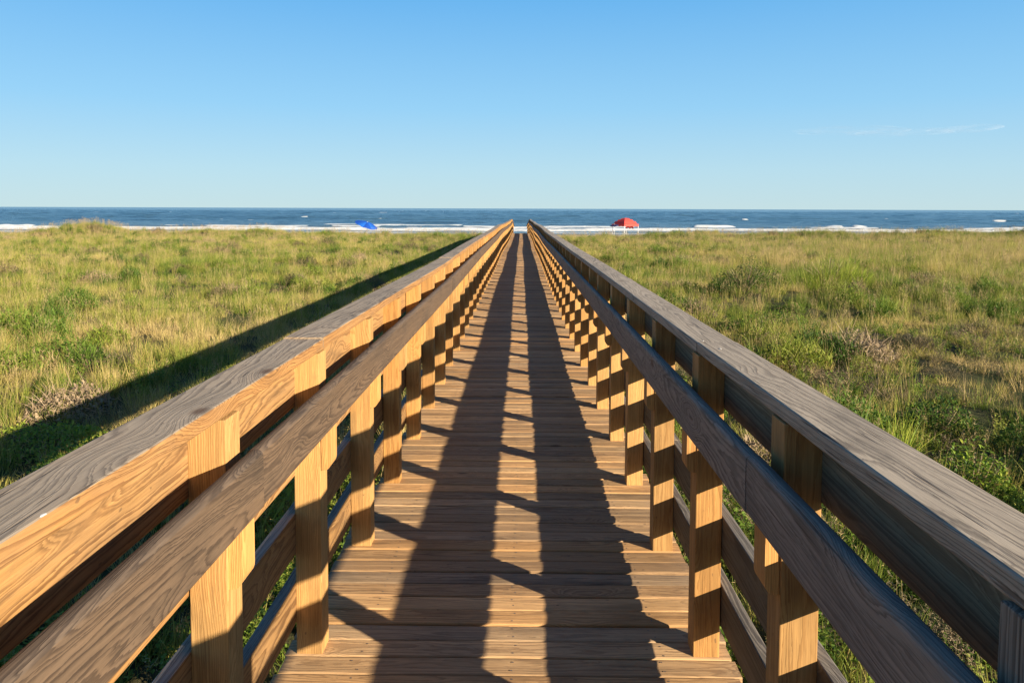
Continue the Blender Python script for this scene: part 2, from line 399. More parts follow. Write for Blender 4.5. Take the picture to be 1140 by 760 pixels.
# ------------------------------------------------------------------ deck (planks are its surface pattern)
g = Geo(); PP = .1035; y = -10.2; GAP = .009; prof_r = .006
while y < Y_END+.1:
    wdt = PP-GAP+random.uniform(-.0015, .0015); th = .036
    x0, x1 = -.822+random.gauss(0, .007), .742+random.gauss(0, .007)
    near = 1 < y < 13
    nseg = 10 if near else 2
    zt = float(drop(y+wdt/2)); zo = random.gauss(0, .0016); slope = random.gauss(0, .0012)
    cup = random.uniform(-.0012, .0012)
    k = 3 if near else 1; pr = []
    for kk in range(k+1):
        a = R(180-90*kk/k); pr.append((-wdt/2+prof_r+prof_r*math.cos(a), -prof_r+prof_r*math.sin(a)))
    if near: pr.append((0, -cup*2))
    for kk in range(k+1):
        a = R(90-90*kk/k); pr.append((wdt/2-prof_r+prof_r*math.cos(a), -prof_r+prof_r*math.sin(a)))
    pr += [(wdt/2, -th), (-wdt/2, -th)]
    P = np.array(pr); n = len(P); V = []; W = []
    pi_ = (random.uniform(-.04, .04), random.choice((-1, 1))*random.uniform(.015, .08)); tx, tz = random.uniform(-.012, .012), random.uniform(-.02, .02); o = random.uniform(0, 80)
    bow = random.gauss(0, .0022); phs = random.uniform(0, 6)
    for j in range(nseg+1):
        x = x0+(x1-x0)*j/nseg; u = x/.78
        dy = bow*(1-u*u)+.0009*math.sin(x*9+phs)
        V.append(np.column_stack([np.full(n, x)+float(sway(y)), y+wdt/2+P[:, 0]+dy, P[:, 1]+zt+zo+slope*u]))
        W.append(np.column_stack([P[:, 0]+pi_[0]+tx*x, np.full(n, x+o), P[:, 1]+pi_[1]+tz*x]))
    F = []
    for j in range(nseg):
        for i in range(n):
            kx = (i+1) % n; F.append((j*n+i, j*n+kx, (j+1)*n+kx, (j+1)*n+i))
    F.append(tuple(range(n-1, -1, -1))); F.append(tuple(nseg*n+i for i in range(n)))
    wear = min(1, max(0, random.gauss(.35, .25)))
    g.add(np.concatenate(V), F, np.concatenate(W), wear, random.random()*.9+.05)
    if near:        # screw heads over the stringers
        for sxp in (-.56, -.02, .50):
            for dy in (-.025, .024):
                cx_, cy_ = sxp+random.gauss(0, .006), y+wdt/2+dy+random.gauss(0, .003)
                pts = [(cx_+.0036*math.cos(t), cy_+.0036*math.sin(t), zt+zo+.0009+slope*cx_/.78+abs(cup)) for t in np.linspace(0, 2*math.pi, 7)[:-1]]
                g.add(pts, [tuple(range(6))], mi=1)
    y += PP
deck = link('boardwalk_deck', g.mesh('boardwalk_deck', [M_deck, M_nail])); tag(deck, 'long straight deck of narrow brown planks leading to the beach', kind='structure')
ysN = np.arange(-10, Y_END+.1, .829)
for sxp in (-.56, -.02, .50):
    g = Geo(); sweep(g, rounded(.04, .18, (.002,)*4, 1), ysN, lambda y: sxp+float(sway(y)), lambda y: float(drop(y))-.036-.0925)
    link('stringer', g.mesh('stringer', M_end), deck)

# ------------------------------------------------------------------ railings
def build_railing(s, label):
    xi = XI[s]; xo = xi+.091
    root = empty('boardwalk_railing', (s*xi, 0, 0)); 
    tag(root, label, 'railing', 'railings along the boardwalk')
    ox = -s*xi
    # posts: six variants shared by all
    var = []
    for k in range(7):
        g = Geo(); box_geo(g, ox+s*(xi+.0455)-.0455, ox+s*(xi+.0455)+.0455, 0, .09, -2.0, 1.064, tone=random.uniform(.2, .9)); var.append(g.mesh('post', M_post))
    g = Geo(); box_geo(g, ox+s*(xi+.0455)-.0455, ox+s*(xi+.0455)+.0455, 0, .09, -2.0, 1.064, wx=.8, tone=.35); gvar = g.mesh('post', M_rail_grey_shade)
    bvar = []
    for k in range(5):
        g = Geo()
        # spacer block with its lower inner corner cut to a curve, profile in x-z, extruded along y
        hw = .034; pr = [(0, .925), (0, .655)]
        for t in range(6):
            a = R(90*t/5); pr.append((.012+(hw-.012)*math.sin(a), .655+.03*(1-math.cos(a))))
        pr += [(hw, .925)]
        P = np.array([(ox+s*(xi-.001)-s*u, zz) for u, zz in pr]); n = len(P)
        V = np.concatenate([np.column_stack([P[:, 0], np.full(n, .004), P[:, 1]]), np.column_stack([P[:, 0], np.full(n, .086), P[:, 1]])])
        F = [(i, (i+1) % n, n+(i+1) % n, n+i) for i in range(n)]+[tuple(range(n-1, -1, -1)), tuple(n+i for i in range(n))]
        if s > 0: F = [tuple(reversed(f)) for f in F]
        W = np.column_stack([V[:, 0]-V[:, 0].mean()+random.uniform(-.05, .05), V[:, 2]+random.uniform(0, 40), V[:, 1]-.04+random.uniform(.02, .07)])
        g.add(V, F, W, 0, random.uniform(.2, .9)); me = g.mesh('spacer_block', M_post)
        bm = bmesh.new(); bm.from_mesh(me); bmesh.ops.recalc_face_normals(bm, faces=bm.faces); bm.to_mesh(me); bm.free()
        bvar.append(me)
    for k in range(-14, LAST+1):
        yk = PY0+PSP*k+(random.gauss(0, .008) if k > 0 else (-.045 if k == -1 else 0)); z = float(drop(yk)); dx = float(sway(yk))
        o = link('post', gvar if (k == -1 and s > 0) else random.choice(var), root, (dx+random.gauss(0, .0015), yk, z)); o.rotation_euler = (random.gauss(0, .002), random.gauss(0, .0015), 0)
        link('spacer_block', random.choice(bvar), root, (dx, yk, z))
    ends = PY0+PSP*LAST+.09
    def boards(name, prof, cx0, cz0, mat, wxf, pith_f, stag, wob=.003, nb=6, tone=None):
        k = -15-stag
        while k < LAST:
            k1 = min(k+nb, LAST); ka = max(k, -14)
            if k1 > ka:
                ya = PY0+PSP*ka+.045+.0012; yb = PY0+PSP*k1+.045-.0012
                if k1 == LAST: yb = ends
                if ka == -14: ya -= .1
                n = max(2, int(round((yb-ya)/.4145))); yy = np.linspace(ya, yb, n+1)
                jx = random.gauss(0, .0018); jz = random.gauss(0, .0009); sl = random.gauss(0, .0008); ph = random.uniform(0, 6); am = random.gauss(0, wob)
                g = Geo()
                sweep(g, prof, yy, lambda y: ox+s*cx0+float(sway(y))+jx, lambda y: cz0+float(drop(y))+jz+am*math.sin((y-ya)*.63+ph), wxf, pith=pith_f(), tone=tone)
                link(name, g.mesh(name, mat), root)
            k += nb
    M_side = M_rail if s < 0 else M_rail_grey_shade; M_h = M_hand if s < 0 else M_hand_grey
    # cap: flat two by six, silvered on top
    capx = xi+.070
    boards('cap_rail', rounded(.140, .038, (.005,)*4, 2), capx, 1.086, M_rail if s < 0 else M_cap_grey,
           lambda n, p: 1.0 if n[1] > .6 else ((.12 if s < 0 else .85) if n[1] > -.5 else .0), lambda: (random.uniform(-.03, .03), random.choice((-1, 1))*random.uniform(.03, .07)), 2, tone=.55)
    # boards on the outer faces of the posts
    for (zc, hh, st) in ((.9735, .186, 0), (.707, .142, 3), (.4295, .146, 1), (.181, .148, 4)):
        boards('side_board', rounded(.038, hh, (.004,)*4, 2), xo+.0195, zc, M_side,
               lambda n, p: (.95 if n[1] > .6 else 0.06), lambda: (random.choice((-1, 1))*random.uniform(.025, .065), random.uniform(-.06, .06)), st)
    # grab rail on the inner face of the spacer blocks, its top edge rounded
    boards('handrail', rounded(.038, .142, (.016, .016, .006, .006), 4), xi-.034-.0195, .906, M_h,
           lambda n, p: .95 if n[1] > .55 else (.80 if p[1] > -.05 else .6), lambda: (random.choice((-1, 1))*random.uniform(.03, .06), random.uniform(-.05, .05)), 3, wob=.004, tone=.5)
    return root
rl = build_railing(-1, 'sunlit left wooden railing with orange lit posts and grey cap')
rr_ = build_railing(1, 'shaded right wooden railing with dark inner boards and grey cap')

# bird droppings and splinter scars on the caps
def fleck(parent, s, x, y, r):
    ox = parent.location.x; n = 9
    zt = 1.1065+float(drop(y))
    pts = [(x-ox+float(sway(y))+r*(.7+.6*random.random())*math.cos(t), y+r*2.2*(.7+.6*random.random())*math.sin(t), zt) for t in np.linspace(0, 2*math.pi, n+1)[:-1]]
    top = [(a+(x-ox-a)*.5, b+(y-b)*.5, c+.0012) for a, b, c in pts]
    me = bpy.data.meshes.new('bird_dropping')
    me.from_pydata(pts+top, [], [(i, (i+1) % n, n+(i+1) % n, n+i) for i in range(n)]+[tuple(range(n, 2*n))]); me.materials.append(M_dropping)
    link('bird_dropping', me, parent)
for (x, y, r) in ((-.745, 1.80, .0035), (-.699, 1.06, .004)): fleck(rl, -1, x, y, r)
for (x, y, r) in ((.66, 2.45, .004), (.64, 2.6, .003)): fleck(rr_, 1, x, y, r)

# ------------------------------------------------------------------ plants
def leaf_mat(name, cols, trans=.35, rough=.6, spec=.25, own=False):
    """cols: five colours; the per-plant 'tint' picks, the per-blade 'bt' varies"""
    b = N(name)
    ti = b.attr('tint', 'INSTANCER').outputs['Fac']; bt = b.attr('bt').outputs['Fac']
    f = b.math('ADD', b.math('MULTIPLY', ti, 1.), b.math('MULTIPLY', b.math('SUBTRACT', bt, .5), .45), clamp=True)
    if own: f = bt
    cr = b.n('ShaderNodeValToRGB', {0: f}); el = cr.color_ramp.elements
    el[0].color = (*cols[0], 1); el[1].color = (*cols[-1], 1)
    for i, c in enumerate(cols[1:-1]): e = el.new((i+1)/(len(cols)-1)); e.color = (*c, 1)
    col = cr.outputs[0]
    ds = b.n('ShaderNodeBsdfPrincipled', {'Base Color': col, 'Roughness': rough}); ds.inputs['Specular IOR Level'].default_value = spec
    tr = b.n('ShaderNodeBsdfTranslucent', {'Color': col})
    mx = b.n('ShaderNodeMixShader', {0: trans, 1: ds.outputs[0], 2: tr.outputs[0]})
    b.t.links.new(mx.outputs[0], b.out.inputs[0]); return b.m
GRASS = [(.078, .140, .018), (.165, .220, .028), (.305, .305, .055), (.47, .375, .115), (.53, .395, .17)]
M_grass = leaf_mat('grass_blades', GRASS)
M_leaf = leaf_mat('herb_leaves', [(.050, .100, .016), (.095, .165, .022), (.155, .225, .028), (.24, .285, .04), (.31, .28, .07)])
TWIG = [(.075, .066, .034), (.13, .11, .055), (.20, .15, .085), (.29, .21, .13), (.38, .29, .18)]
M_twig = leaf_mat('dry_twigs', TWIG, .15)
M_bush = leaf_mat('bush_leaves', [(.045, .095, .015), (.085, .155, .020), (.15, .235, .026), (.26, .34, .035), (.36, .37, .06)], own=True)
M_brush = leaf_mat('brush_twigs', TWIG, .15, own=True)
M_flower = plain('yellow_petals', (.75, .42, .03), .6)
M_stalk = leaf_mat('seed_stalks', [(.20, .17, .06), (.27, .21, .08), (.34, .25, .11), (.40, .29, .14), (.46, .34, .18)], .2)

class Leafy:
    def __init__(s): s.v = []; s.f = []; s.bt = []; s.mi = []
    def strip(s, base, d0, L, wd, bend, bt, seg=3, mi=0, taper=True):
        """a blade: base point, start direction, length, width, droop"""
        d = Vector(d0).normalized(); side = d.cross(Vector((random.gauss(0, 1), random.gauss(0, 1), .1)))
        if side.length < 1e-3: side = Vector((1, 0, 0))
        side.normalize(); p = Vector(base); st = len(s.v)
        for k in range(seg+1):
            t = k/seg; ww = wd*(1-t**1.6) if taper else wd*(.7+.3*math.sin(t*3.14))
            if k == seg and taper: s.v.append(p[:])
            else: s.v.append((p-side*ww/2)[:]); s.v.append((p+side*ww/2)[:])
            d = (d+Vector((0, 0, -bend/seg*(.4+t)))).normalized(); p = p+d*(L/seg)
        for k in range(seg):
            a = st+2*k
            if k == seg-1 and taper: s.f.append((a, a+1, a+2))
            else: s.f.append((a, a+1, a+3, a+2))
            s.bt.append(bt); s.mi.append(mi)
    def leaf(s, p, d, up, L, wd, bt, mi=0):
        d = Vector(d).normalized(); side = d.cross(Vector(up)).normalized(); n = side.cross(d)
        st = len(s.v); p = Vector(p)
        pts = [p, p+d*L*.35+side*wd*.5+n*wd*.12, p+d*L*.75+side*wd*.38+n*wd*.06, p+d*L-n*L*.12, p+d*L*.75-side*wd*.38+n*wd*.06, p+d*L*.35-side*wd*.5+n*wd*.12, p+d*L*.5-n*wd*.08]
        s.v += [q[:] for q in pts]
        for a, b_ in ((0, 1), (1, 2), (2, 3), (3, 4), (4, 5), (5, 0)):
            s.f.append((st+6, st+a, st+b_)); s.bt.append(bt); s.mi.append(mi)
    def mesh(s, name, mats):
        me = bpy.data.meshes.new(name); me.from_pydata(s.v, [], s.f)
        for m in mats: me.materials.append(m)
        a = me.attributes.new('bt', 'FLOAT', 'FACE'); a.data.foreach_set('value', s.bt)
        me.polygons.foreach_set('material_index', s.mi); me.update(); return me

def tuft(n, rad, h0, h1, wd, lean, bend, seg=3, stalks=0):
    L = Leafy(); base = random.random()*.3
    for i in range(n):
        a = random.uniform(0, 6.283); r = rad*math.sqrt(random.random()); o = random.uniform(0, 6.283)
        le = random.gauss(0, lean)
        d = (math.cos(a)*r/rad*lean*.9+math.cos(o)*le, math.sin(a)*r/rad*lean*.9+math.sin(o)*le, 1)
        L.strip((r*math.cos(a), r*math.sin(a), -.03), d, random.uniform(h0, h1), wd*random.uniform(.6, 1.3), bend*random.uniform(.2, 1.5), min(1, max(0, random.gauss(.5, .28))), seg)
    for i in range(stalks):
        a = random.uniform(0, 6.283); r = rad*random.random()
        d = (random.gauss(0, .12), random.gauss(0, .12), 1)
        hh = random.uniform(h1*1.0, h1*1.35)
        L.strip((r*math.cos(a), r*math.sin(a), 0), d, hh, wd*.55, .15, .85, 3, 1)
        top = Vector((r*math.cos(a), r*math.sin(a), 0))+Vector(d).normalized()*hh*.86
        for j in range(7):
            L.strip(top+Vector((0, 0, j*.018)), (random.gauss(0, .6), random.gauss(0, .6), .9), random.uniform(.03, .06), .006, .6, .9, 1, 1)
    return L
def herb(n, h, leafL, spread):
    L = Leafy()
    for i in range(n):
        o = random.uniform(0, 6.283); ln = random.uniform(0, 1)*spread
        d = Vector((math.cos(o)*ln, math.sin(o)*ln, 1)).normalized(); hh = h*random.uniform(.5, 1.1)
        b0 = Vector((math.cos(o)*.05, math.sin(o)*.05, -.02)); L.strip(b0, d, hh, .006, .2, .3, 2)
        for k in range(int(hh/.028)):
            t = .2+.8*k/(hh/.028); p = b0+d*hh*t
            a = k*2.4+o; dd = Vector((math.cos(a), math.sin(a), random.uniform(.1, .8)))
            L.leaf(p, dd, (0, 0, 1), leafL*random.uniform(.6, 1.2)*(1.15-.5*t), leafL*.45, min(1, max(0, random.gauss(.5, .25))))
    return L
def twigs(n, h, leaves=2):
    L = Leafy()
    for i in range(n):
        p = Vector((random.gauss(0, .05), random.gauss(0, .05), -.02)); d = Vector((random.gauss(0, .55), random.gauss(0, .55), 1)).normalized(); hh = h*random.uniform(.5, 1.1)
        L.strip(p, d, hh, .005, random.uniform(-.2, .3), random.random(), 3)
        for k in range(5):
            q = p+d*hh*random.uniform(.3, 1); dd = (d+Vector((random.gauss(0, .7), random.gauss(0, .7), random.gauss(0, .4)))).normalized()
            L.strip(q, dd, hh*.35, .0035, .1, random.random(), 2)
            for _ in range(leaves): L.leaf(q+dd*hh*.3*random.random(), (random.gauss(0, 1), random.gauss(0, 1), random.gauss(.3, .6)), (0, .1, 1), .03, .013, random.random())
    return L

def source(meshes, name):
    col = bpy.data.collections.new(name)
    for k, me in enumerate(meshes):
        o = bpy.data.objects.new(f'{name}_{k:02d}', me); col.objects.link(o)
    return col
def scatter(name, label, cat, col, P, rot, scl, tint, idx):
    me = bpy.data.meshes.new(name); me.vertices.add(len(P)); me.vertices.foreach_set('co', P.ravel())
    for k, ty, dat, f in (('rot', 'FLOAT_VECTOR', rot, 'vector'), ('scl', 'FLOAT_VECTOR', scl, 'vector'), ('tint', 'FLOAT', tint, 'value'), ('idx', 'INT', idx, 'value')):
        a = me.attributes.new(k, ty, 'POINT'); a.data.foreach_set(f, np.ascontiguousarray(dat).ravel())
    o = link(name, me)
    ng = bpy.data.node_groups.new(name+'_nodes', 'GeometryNodeTree')
    ng.interface.new_socket('Geometry', in_out='INPUT', socket_type='NodeSocketGeometry'); ng.interface.new_socket('Geometry', in_out='OUTPUT', socket_type='NodeSocketGeometry')
    gi = ng.nodes.new('NodeGroupInput'); go = ng.nodes.new('NodeGroupOutput')
    ci = ng.nodes.new('GeometryNodeCollectionInfo'); ci.inputs['Collection'].default_value = col; ci.inputs['Separate Children'].default_value = True; ci.inputs['Reset Children'].default_value = True
    ip = ng.nodes.new('GeometryNodeInstanceOnPoints'); ip.inputs['Pick Instance'].default_value = True
    def na(nm, ty):
        n = ng.nodes.new('GeometryNodeInputNamedAttribute'); n.data_type = ty; n.inputs[0].default_value = nm; return n.outputs[0]
    e2r = ng.nodes.new('FunctionNodeEulerToRotation')
    L = ng.links.new
    L(gi.outputs[0], ip.inputs['Points']); L(ci.outputs[0], ip.inputs['Instance'])
    L(na('rot', 'FLOAT_VECTOR'), e2r.inputs[0]); L(e2r.outputs[0], ip.inputs['Rotation'])
    L(na('scl', 'FLOAT_VECTOR'), ip.inputs['Scale']); L(na('idx', 'INT'), ip.inputs['Instance Index'])
    L(ip.outputs[0], go.inputs[0])
    m = o.modifiers.new('scatter', 'NODES'); m.node_group = ng
    tag(o, label, cat, kind='stuff'); return o

def wedge(n_fn, y0, y1):
    """random ground points in the field, density n_fn per m2 by rings; wider than the view so a side step stays covered"""
    out = []
    for a in np.geomspace(max(y0, .5), y1, 24)[:-1]:
        bq = a*(y1/max(y0, .5))**(1/23.)
        hw = .80*bq+4; n = int(n_fn((a+bq)/2)*(bq-a)*2*hw)
        out.append(np.column_stack([rng.uniform(-hw, hw, n), rng.uniform(a, bq, n)]))
    return np.concatenate(out)
def smp(P, keep): return P[keep]
def finish(name, label, cat, src, P, tint, s0, s1, hs, nvar, tilt=.12):
    n = len(P); z = H(P[:, 0], P[:, 1])
    rot = np.column_stack([rng.normal(0, tilt, n), rng.normal(0, tilt, n), rng.uniform(0, 6.283, n)])
    s = rng.uniform(s0, s1, n); scl = np.column_stack([s, s, s*hs])
    return scatter(name, label, cat, src, np.column_stack([P, z]), rot, scl, np.clip(tint, 0, 1), rng.integers(0, nvar, n))

# field composition maps -------------------------------------------------
def dryness(x, y):
    """0 green .. 1 straw: straw bands as in the field, greener far off and in drifts"""
    base = .47+.55*(fbm(x/7, y/4.5, 61)-.5)*2*.8+.65*(fbm(x/1.8, y/1.5, 62, 3)-.5)
    near = np.exp(-((y-12)/8.)**2)*np.where(x < 0, .30, .16)
    far = -.12*sstep(28, 60, y)
    lstraw = .22*np.exp(-((y-63)/7.)**2)*(x < -6)
    rfar = .12*sstep(30, 60, y)*(x > 2)
    green_edge = -.16*np.exp(-((np.abs(x)-2.2)/1.6)**2)
    rb = .22*np.exp(-((y-17)/4.5)**2)*(x > 2.5)
    fresh = -.24*sstep(.58, .68, fbm(x/2.6, y/1.9, 63))
    brown = .30*sstep(.60, .68, fbm(x/2.2, y/1.2, 64))
    ridge = -.22*np.exp(-((y-73)/5.)**2)-.30*np.exp(-(((x+44)/7)**2+((y-73)/5)**2))
    return base+near+far+lstraw+rfar+green_edge+rb+fresh+brown+ridge
def shrubby(x, y): return fbm(x/4.5, y/2.6, 77)
HX = lambda x: np.abs(x+.04)

tufts = [tuft(46, .15, .28, .58, .0075, .24, .5) for _ in range(5)]+[tuft(34, .13, .3, .62, .0065, .2, .35, stalks=3) for _ in range(4)]+[tuft(60, .20, .16, .36, .0085, .45, .9) for _ in range(3)]
S_tuft = source([t.mesh('grass_tuft', [M_grass, M_stalk]) for t in tufts], 'grass_tuft')
P = wedge(lambda y: 26 if y < 10 else (19 if y < 22 else (13 if y < 45 else 9)), 1.5, 84)
x, y = P[:, 0], P[:, 1]
prob = 1-.35*sstep(.52, .64, shrubby(x, y))
prob *= .34+.66*sstep(.42, .57, fbm(x/.9, y/1.3, 93, 3))
prob *= 1-.75*((x > 2.8) & (y < 14))*(1-sstep(.40, .50, fbm(x/.9, y/.7, 94, 3)))
prob *= 1-.95*np.exp(-(((x-5.5)/.6)**2+((y-9.9)/.4)**2))
prob *= 1-.93*np.exp(-(((x-6.9)/1.3)**2+((y-24.0)/.9)**2))
prob *= 1-.55*(x < -10)*np.exp(-((y-72)/4.)**2)
prob *= np.where(HX(x) < 1.5, .25, 1.); prob *= np.where(HX(x) < .95, .3, 1.)
prob *= 1-sstep(78, 84, y+3*(fbm(x/5, y/5, 9)-.5))
P = P[rng.random(len(P)) < prob]; x, y = P[:, 0], P[:, 1]
hs_ = np.where(HX(x) < 1.3, .5, 1.)
n = len(P); z = H(x, y)
big = 1.0+.5*sstep(20, 60, y)
s = rng.uniform(.65, 1.15, n)*big
tall = (.25+.65*fbm(x/5, y/3.5, 91)+.9*(fbm(x/1.1, y/1.1, 92, 3)-.3))*hs_*(1-.28*sstep(25, 55, y))
reed = np.exp(-(((x-27)/13)**2+((y-46)/20)**2)); tall = tall+.95*reed
tall = tall*(1-.45*np.exp(-((y-17)/4.5)**2)*(x > 2.5)); tall = np.maximum(tall, .18)
scatter('meadow_grass', 'tall green and straw coloured grass covering the dune field', 'grass', S_tuft,
        np.column_stack([P, z]), np.column_stack([rng.normal(0, .13, n), rng.normal(.05, .13, n), rng.uniform(0, 6.283, n)]),
        np.column_stack([s, s, s*tall]), np.clip(dryness(x, y)+rng.normal(0, .13, n), 0, 1), rng.integers(0, 12, n))

# leafy ground herbs, thick beside the boardwalk and on the foredune
S_herb = source([herb(16, .20, .055, 1.1).mesh('ground_herb', [M_leaf]) for _ in range(5)]+[herb(12, .34, .045, .7).mesh('ground_herb', [M_leaf]) for _ in range(3)], 'ground_herb')
P = wedge(lambda y: 22 if y < 8 else (9 if y < 20 else 5), 1.0, 84)
x, y = P[:, 0], P[:, 1]
m = sstep(.50, .60, fbm(x/3., y/2.2, 101))*.55
m = np.maximum(m, np.exp(-((HX(x)-1.9)/1.1)**2)*.9*sstep(.30, .5, fbm(x/1.2, y/1.2, 102)))
m = np.maximum(m, .95*(x < -12)*np.exp(-((y-72)/5.)**2)*sstep(.35, .5, fbm(x/6, y/5, 103)))
m = np.maximum(m, .8*(x > 2.8)*(x < 9)*(y < 11)*sstep(.42, .52, fbm(x/1.3, y/1.3, 107)))
m = np.maximum(m, .5*sstep(60, 70, y)*sstep(.5, .6, fbm(x/5, y/4, 104)))
m = m*np.where(HX(x) < .9, .35, 1.)*(1-sstep(80, 85, y))
P = P[rng.random(len(P)) < m]; x, y = P[:, 0], P[:, 1]
finish('leafy_ground_cover', 'low leafy green plants growing among the grass', 'ground cover', S_herb, P, .50+.8*(fbm(x/2, y/2, 105)-.5)+.25*np.exp(-((y-72)/6.)**2)+rng.normal(0, .18, len(P)), .7, 1.35, 1., 8, .2)

# dry brown weeds
S_twig = source([twigs(22, .42, 2).mesh('dry_weed', [M_twig]) for _ in range(5)], 'dry_weed')
P = wedge(lambda y: 14 if y < 12 else (8 if y < 30 else 4), 1.5, 82)
x, y = P[:, 0], P[:, 1]
m = sstep(.55, .65, shrubby(x, y))*(.15*(x > 0)+.12*(x < 0))+.015
m = m+.18*(x > 3)*np.exp(-((y-17)/5)**2)*sstep(.45, .6, fbm(x/3, y/2, 109))
m *= np.where(HX(x) < 1.6, .15, 1.)
P = P[rng.random(len(P)) < m]; x, y = P[:, 0], P[:, 1]
finish('dry_weeds', 'brown twiggy dry weeds scattered through the grass', 'weeds', S_twig, P, .45+.6*(fbm(x/3, y/2, 106)-.5)+rng.normal(0, .15, len(P)), .6, 1.15, .9, 5, .15)

def mound_src(n, rx, h, bt0):
    L = Leafy()
    for i in range(n):
        a = random.uniform(0, 6.283); r = random.random()**.5; hh = h*(1-.8*r*r)*(.75+.5*vnoise(a*1.2, r*3, n & 63))
        q = Vector((rx*r*math.cos(a), rx*.75*r*math.sin(a), hh*random.random()**.5))
        if i % 4: L.leaf(q, (random.gauss(0, 1), random.gauss(0, 1), random.gauss(.6, .5)), (.1, 0, 1), random.uniform(.035, .07), .028, min(1, max(0, random.gauss(bt0, .22))))
        else: L.strip(q, (random.gauss(0, .5), random.gauss(0, .5), 1), hh*.8+.04, .007, .4, min(1, max(0, random.gauss(bt0+.1, .2))), 2)
    return L
S_mnd = source([mound_src(800, .45, .34, .5).mesh('low_brush', [M_leaf]) for _ in range(4)]+[mound_src(700, .5, .30, .5).mesh('low_brush', [M_twig]) for _ in range(2)], 'low_brush')
P = wedge(lambda y: .75, 4, 78); x, y = P[:, 0], P[:, 1]
m = sstep(.46, .58, fbm(x/4, y/3, 130))*np.where(x > 0, 1., .55); m *= np.where(HX(x) < 2.2, 0, 1.)
P = P[rng.random(len(P)) < m]; x, y = P[:, 0], P[:, 1]
finish('low_brush', 'low leafy and twiggy brush in mounds among the dune grass', 'brush', S_mnd, P, rng.uniform(.05, .85, len(P)), .6, 1.7, 1.05, 5, .06)

# tall seed heads, thick on the dune mounds
S_oat = source([tuft(26, .12, .35, .6, .007, .25, .5, stalks=9).mesh('sea_oats', [M_grass, M_stalk]) for _ in range(4)], 'sea_oats')
P = wedge(lambda y: 3.5, 4, 84); x, y = P[:, 0], P[:, 1]
mound = np.exp(-(((x+45.5)/6)**2+((y-75)/6.)**2))+np.exp(-(((x+30)/6)**2+((y-77)/5.)**2))
m = .12+.9*mound+.75*np.exp(-(((x-27)/13)**2+((y-46)/20)**2))+.35*sstep(60, 70, y)*sstep(.45, .6, fbm(x/6, y/6, 120))+.3*sstep(.5, .65, fbm(x/4, y/3, 121))
m *= np.where(HX(x) < 2.2, 0, 1.)*(1-sstep(80, 84, y))
P = P[rng.random(len(P)) < m]
finish('seed_grass', 'pale stalks with seed heads standing above the grass', 'grass', S_oat, P, .45+rng.normal(0, .15, len(P)), .8, 1.25, 1., 4, .08)

# single shrubs and plants one can pick out ---------------------------------
def shrub(name, label, cat, x, y, rx, ry, h, kind, mat, bt0=.5, n=900, group=None):
    L = Leafy(); S = Leafy()
    for i in range(n):
        a = random.uniform(0, 6.283); r = random.random()**.5; u = random.random()
        hh = h*(1-.75*r*r)*(.7+.5*vnoise(a*1.3+5, r*3, int(x*10) & 255))
        p = Vector((rx*r*math.cos(a), ry*r*math.sin(a), 0)); dz = float(H(x+p.x, y+p.y)-H(x, y)); p.z = dz
        bt = min(1, max(0, random.gauss(bt0, .24)))
        if kind == 'grass': L.strip(p, (math.cos(a)*r*.5+random.gauss(0, .2), math.sin(a)*r*.5+random.gauss(0, .2), 1), hh*random.uniform(.6, 1.15), .012, random.uniform(.1, .9), bt)
        elif kind == 'leaf':
            q = p+Vector((0, 0, hh*u**.6)); L.leaf(q, (random.gauss(0, 1), random.gauss(0, 1), random.gauss(.5, .5)), (0.1, 0, 1), random.uniform(.04, .075), .032, bt)
        else:
            q = p+Vector((0, 0, hh*u*.7)); L.strip(q, (random.gauss(0, .6), random.gauss(0, .6), .9), hh*.5, .006, random.uniform(-.2, .4), bt, 2)
            if i % 2: L.leaf(q+Vector((0, 0, hh*.2)), (random.gauss(0, 1), random.gauss(0, 1), .3), (0, .1, 1), .04, .018, bt)
    for i in range(max(8, n//40) if n > 200 else 1):
        a = random.uniform(0, 6.283); r = .9*random.random()**.5
        p = Vector((.03*math.cos(a), .03*math.sin(a), -.03))
        S.strip(p, (math.cos(a)*r*rx/h, math.sin(a)*r*ry/h, 1), h*.85, .012, .1, random.random(), 3, taper=False)
    root = empty(name, (x, y, float(H(x, y)))); tag(root, label, cat, group)
    link('foliage', L.mesh('foliage', [mat]), root); link('stem', S.mesh('stem', [M_brush]), root)
shrub('broad_grass_clump', 'big bright green grass clump beyond the middle of the right railing', 'grass clump', 10.9, 26.5, 1.9, 1.0, 1.15, 'grass', M_bush, .8, 2600)
shrub('green_bush', 'small bright green bush left of the big green grass clump', 'bush', 9.0, 27.0, .7, .5, .95, 'leaf', M_bush, .65, 1800)
shrub('shade_dark_bush', 'low bush coloured dark for its shadow on straw grass right of the boardwalk', 'bush', 7.5, 25.0, 1.3, .6, 1.15, 'leaf', M_bush, .05, 3400)  # leaf colour darkened to stand in for the shadow wedge here
shrub('low_green_bush', 'flat green bush in pale grass nearer than the dark bush', 'bush', 6.1, 18.6, 1.2, .5, .46, 'leaf', M_bush, .35, 1800)
shrub('dry_bush', 'wide grey brown twiggy bush far right in the field', 'bush', 10.9, 18.0, 1.3, .6, .36, 'twig', M_brush, .35, 900)
shrub('dry_bush', 'small dark twiggy bush among straw grass left of the wide dry bush', 'bush', 8.6, 16.2, .6, .45, .42, 'twig', M_brush, .12, 900)
shrub('leafy_weed', 'fresh green leafy weed close beside the right cap rail', 'weed', 4.75, 7.75, .42, .35, .62, 'leaf', M_bush, .5, 900)
shrub('leafy_weed', 'round leafy plant with yellow green leaves at the right edge', 'weed', 4.9, 6.5, .45, .35, .42, 'leaf', M_bush, .8, 800)
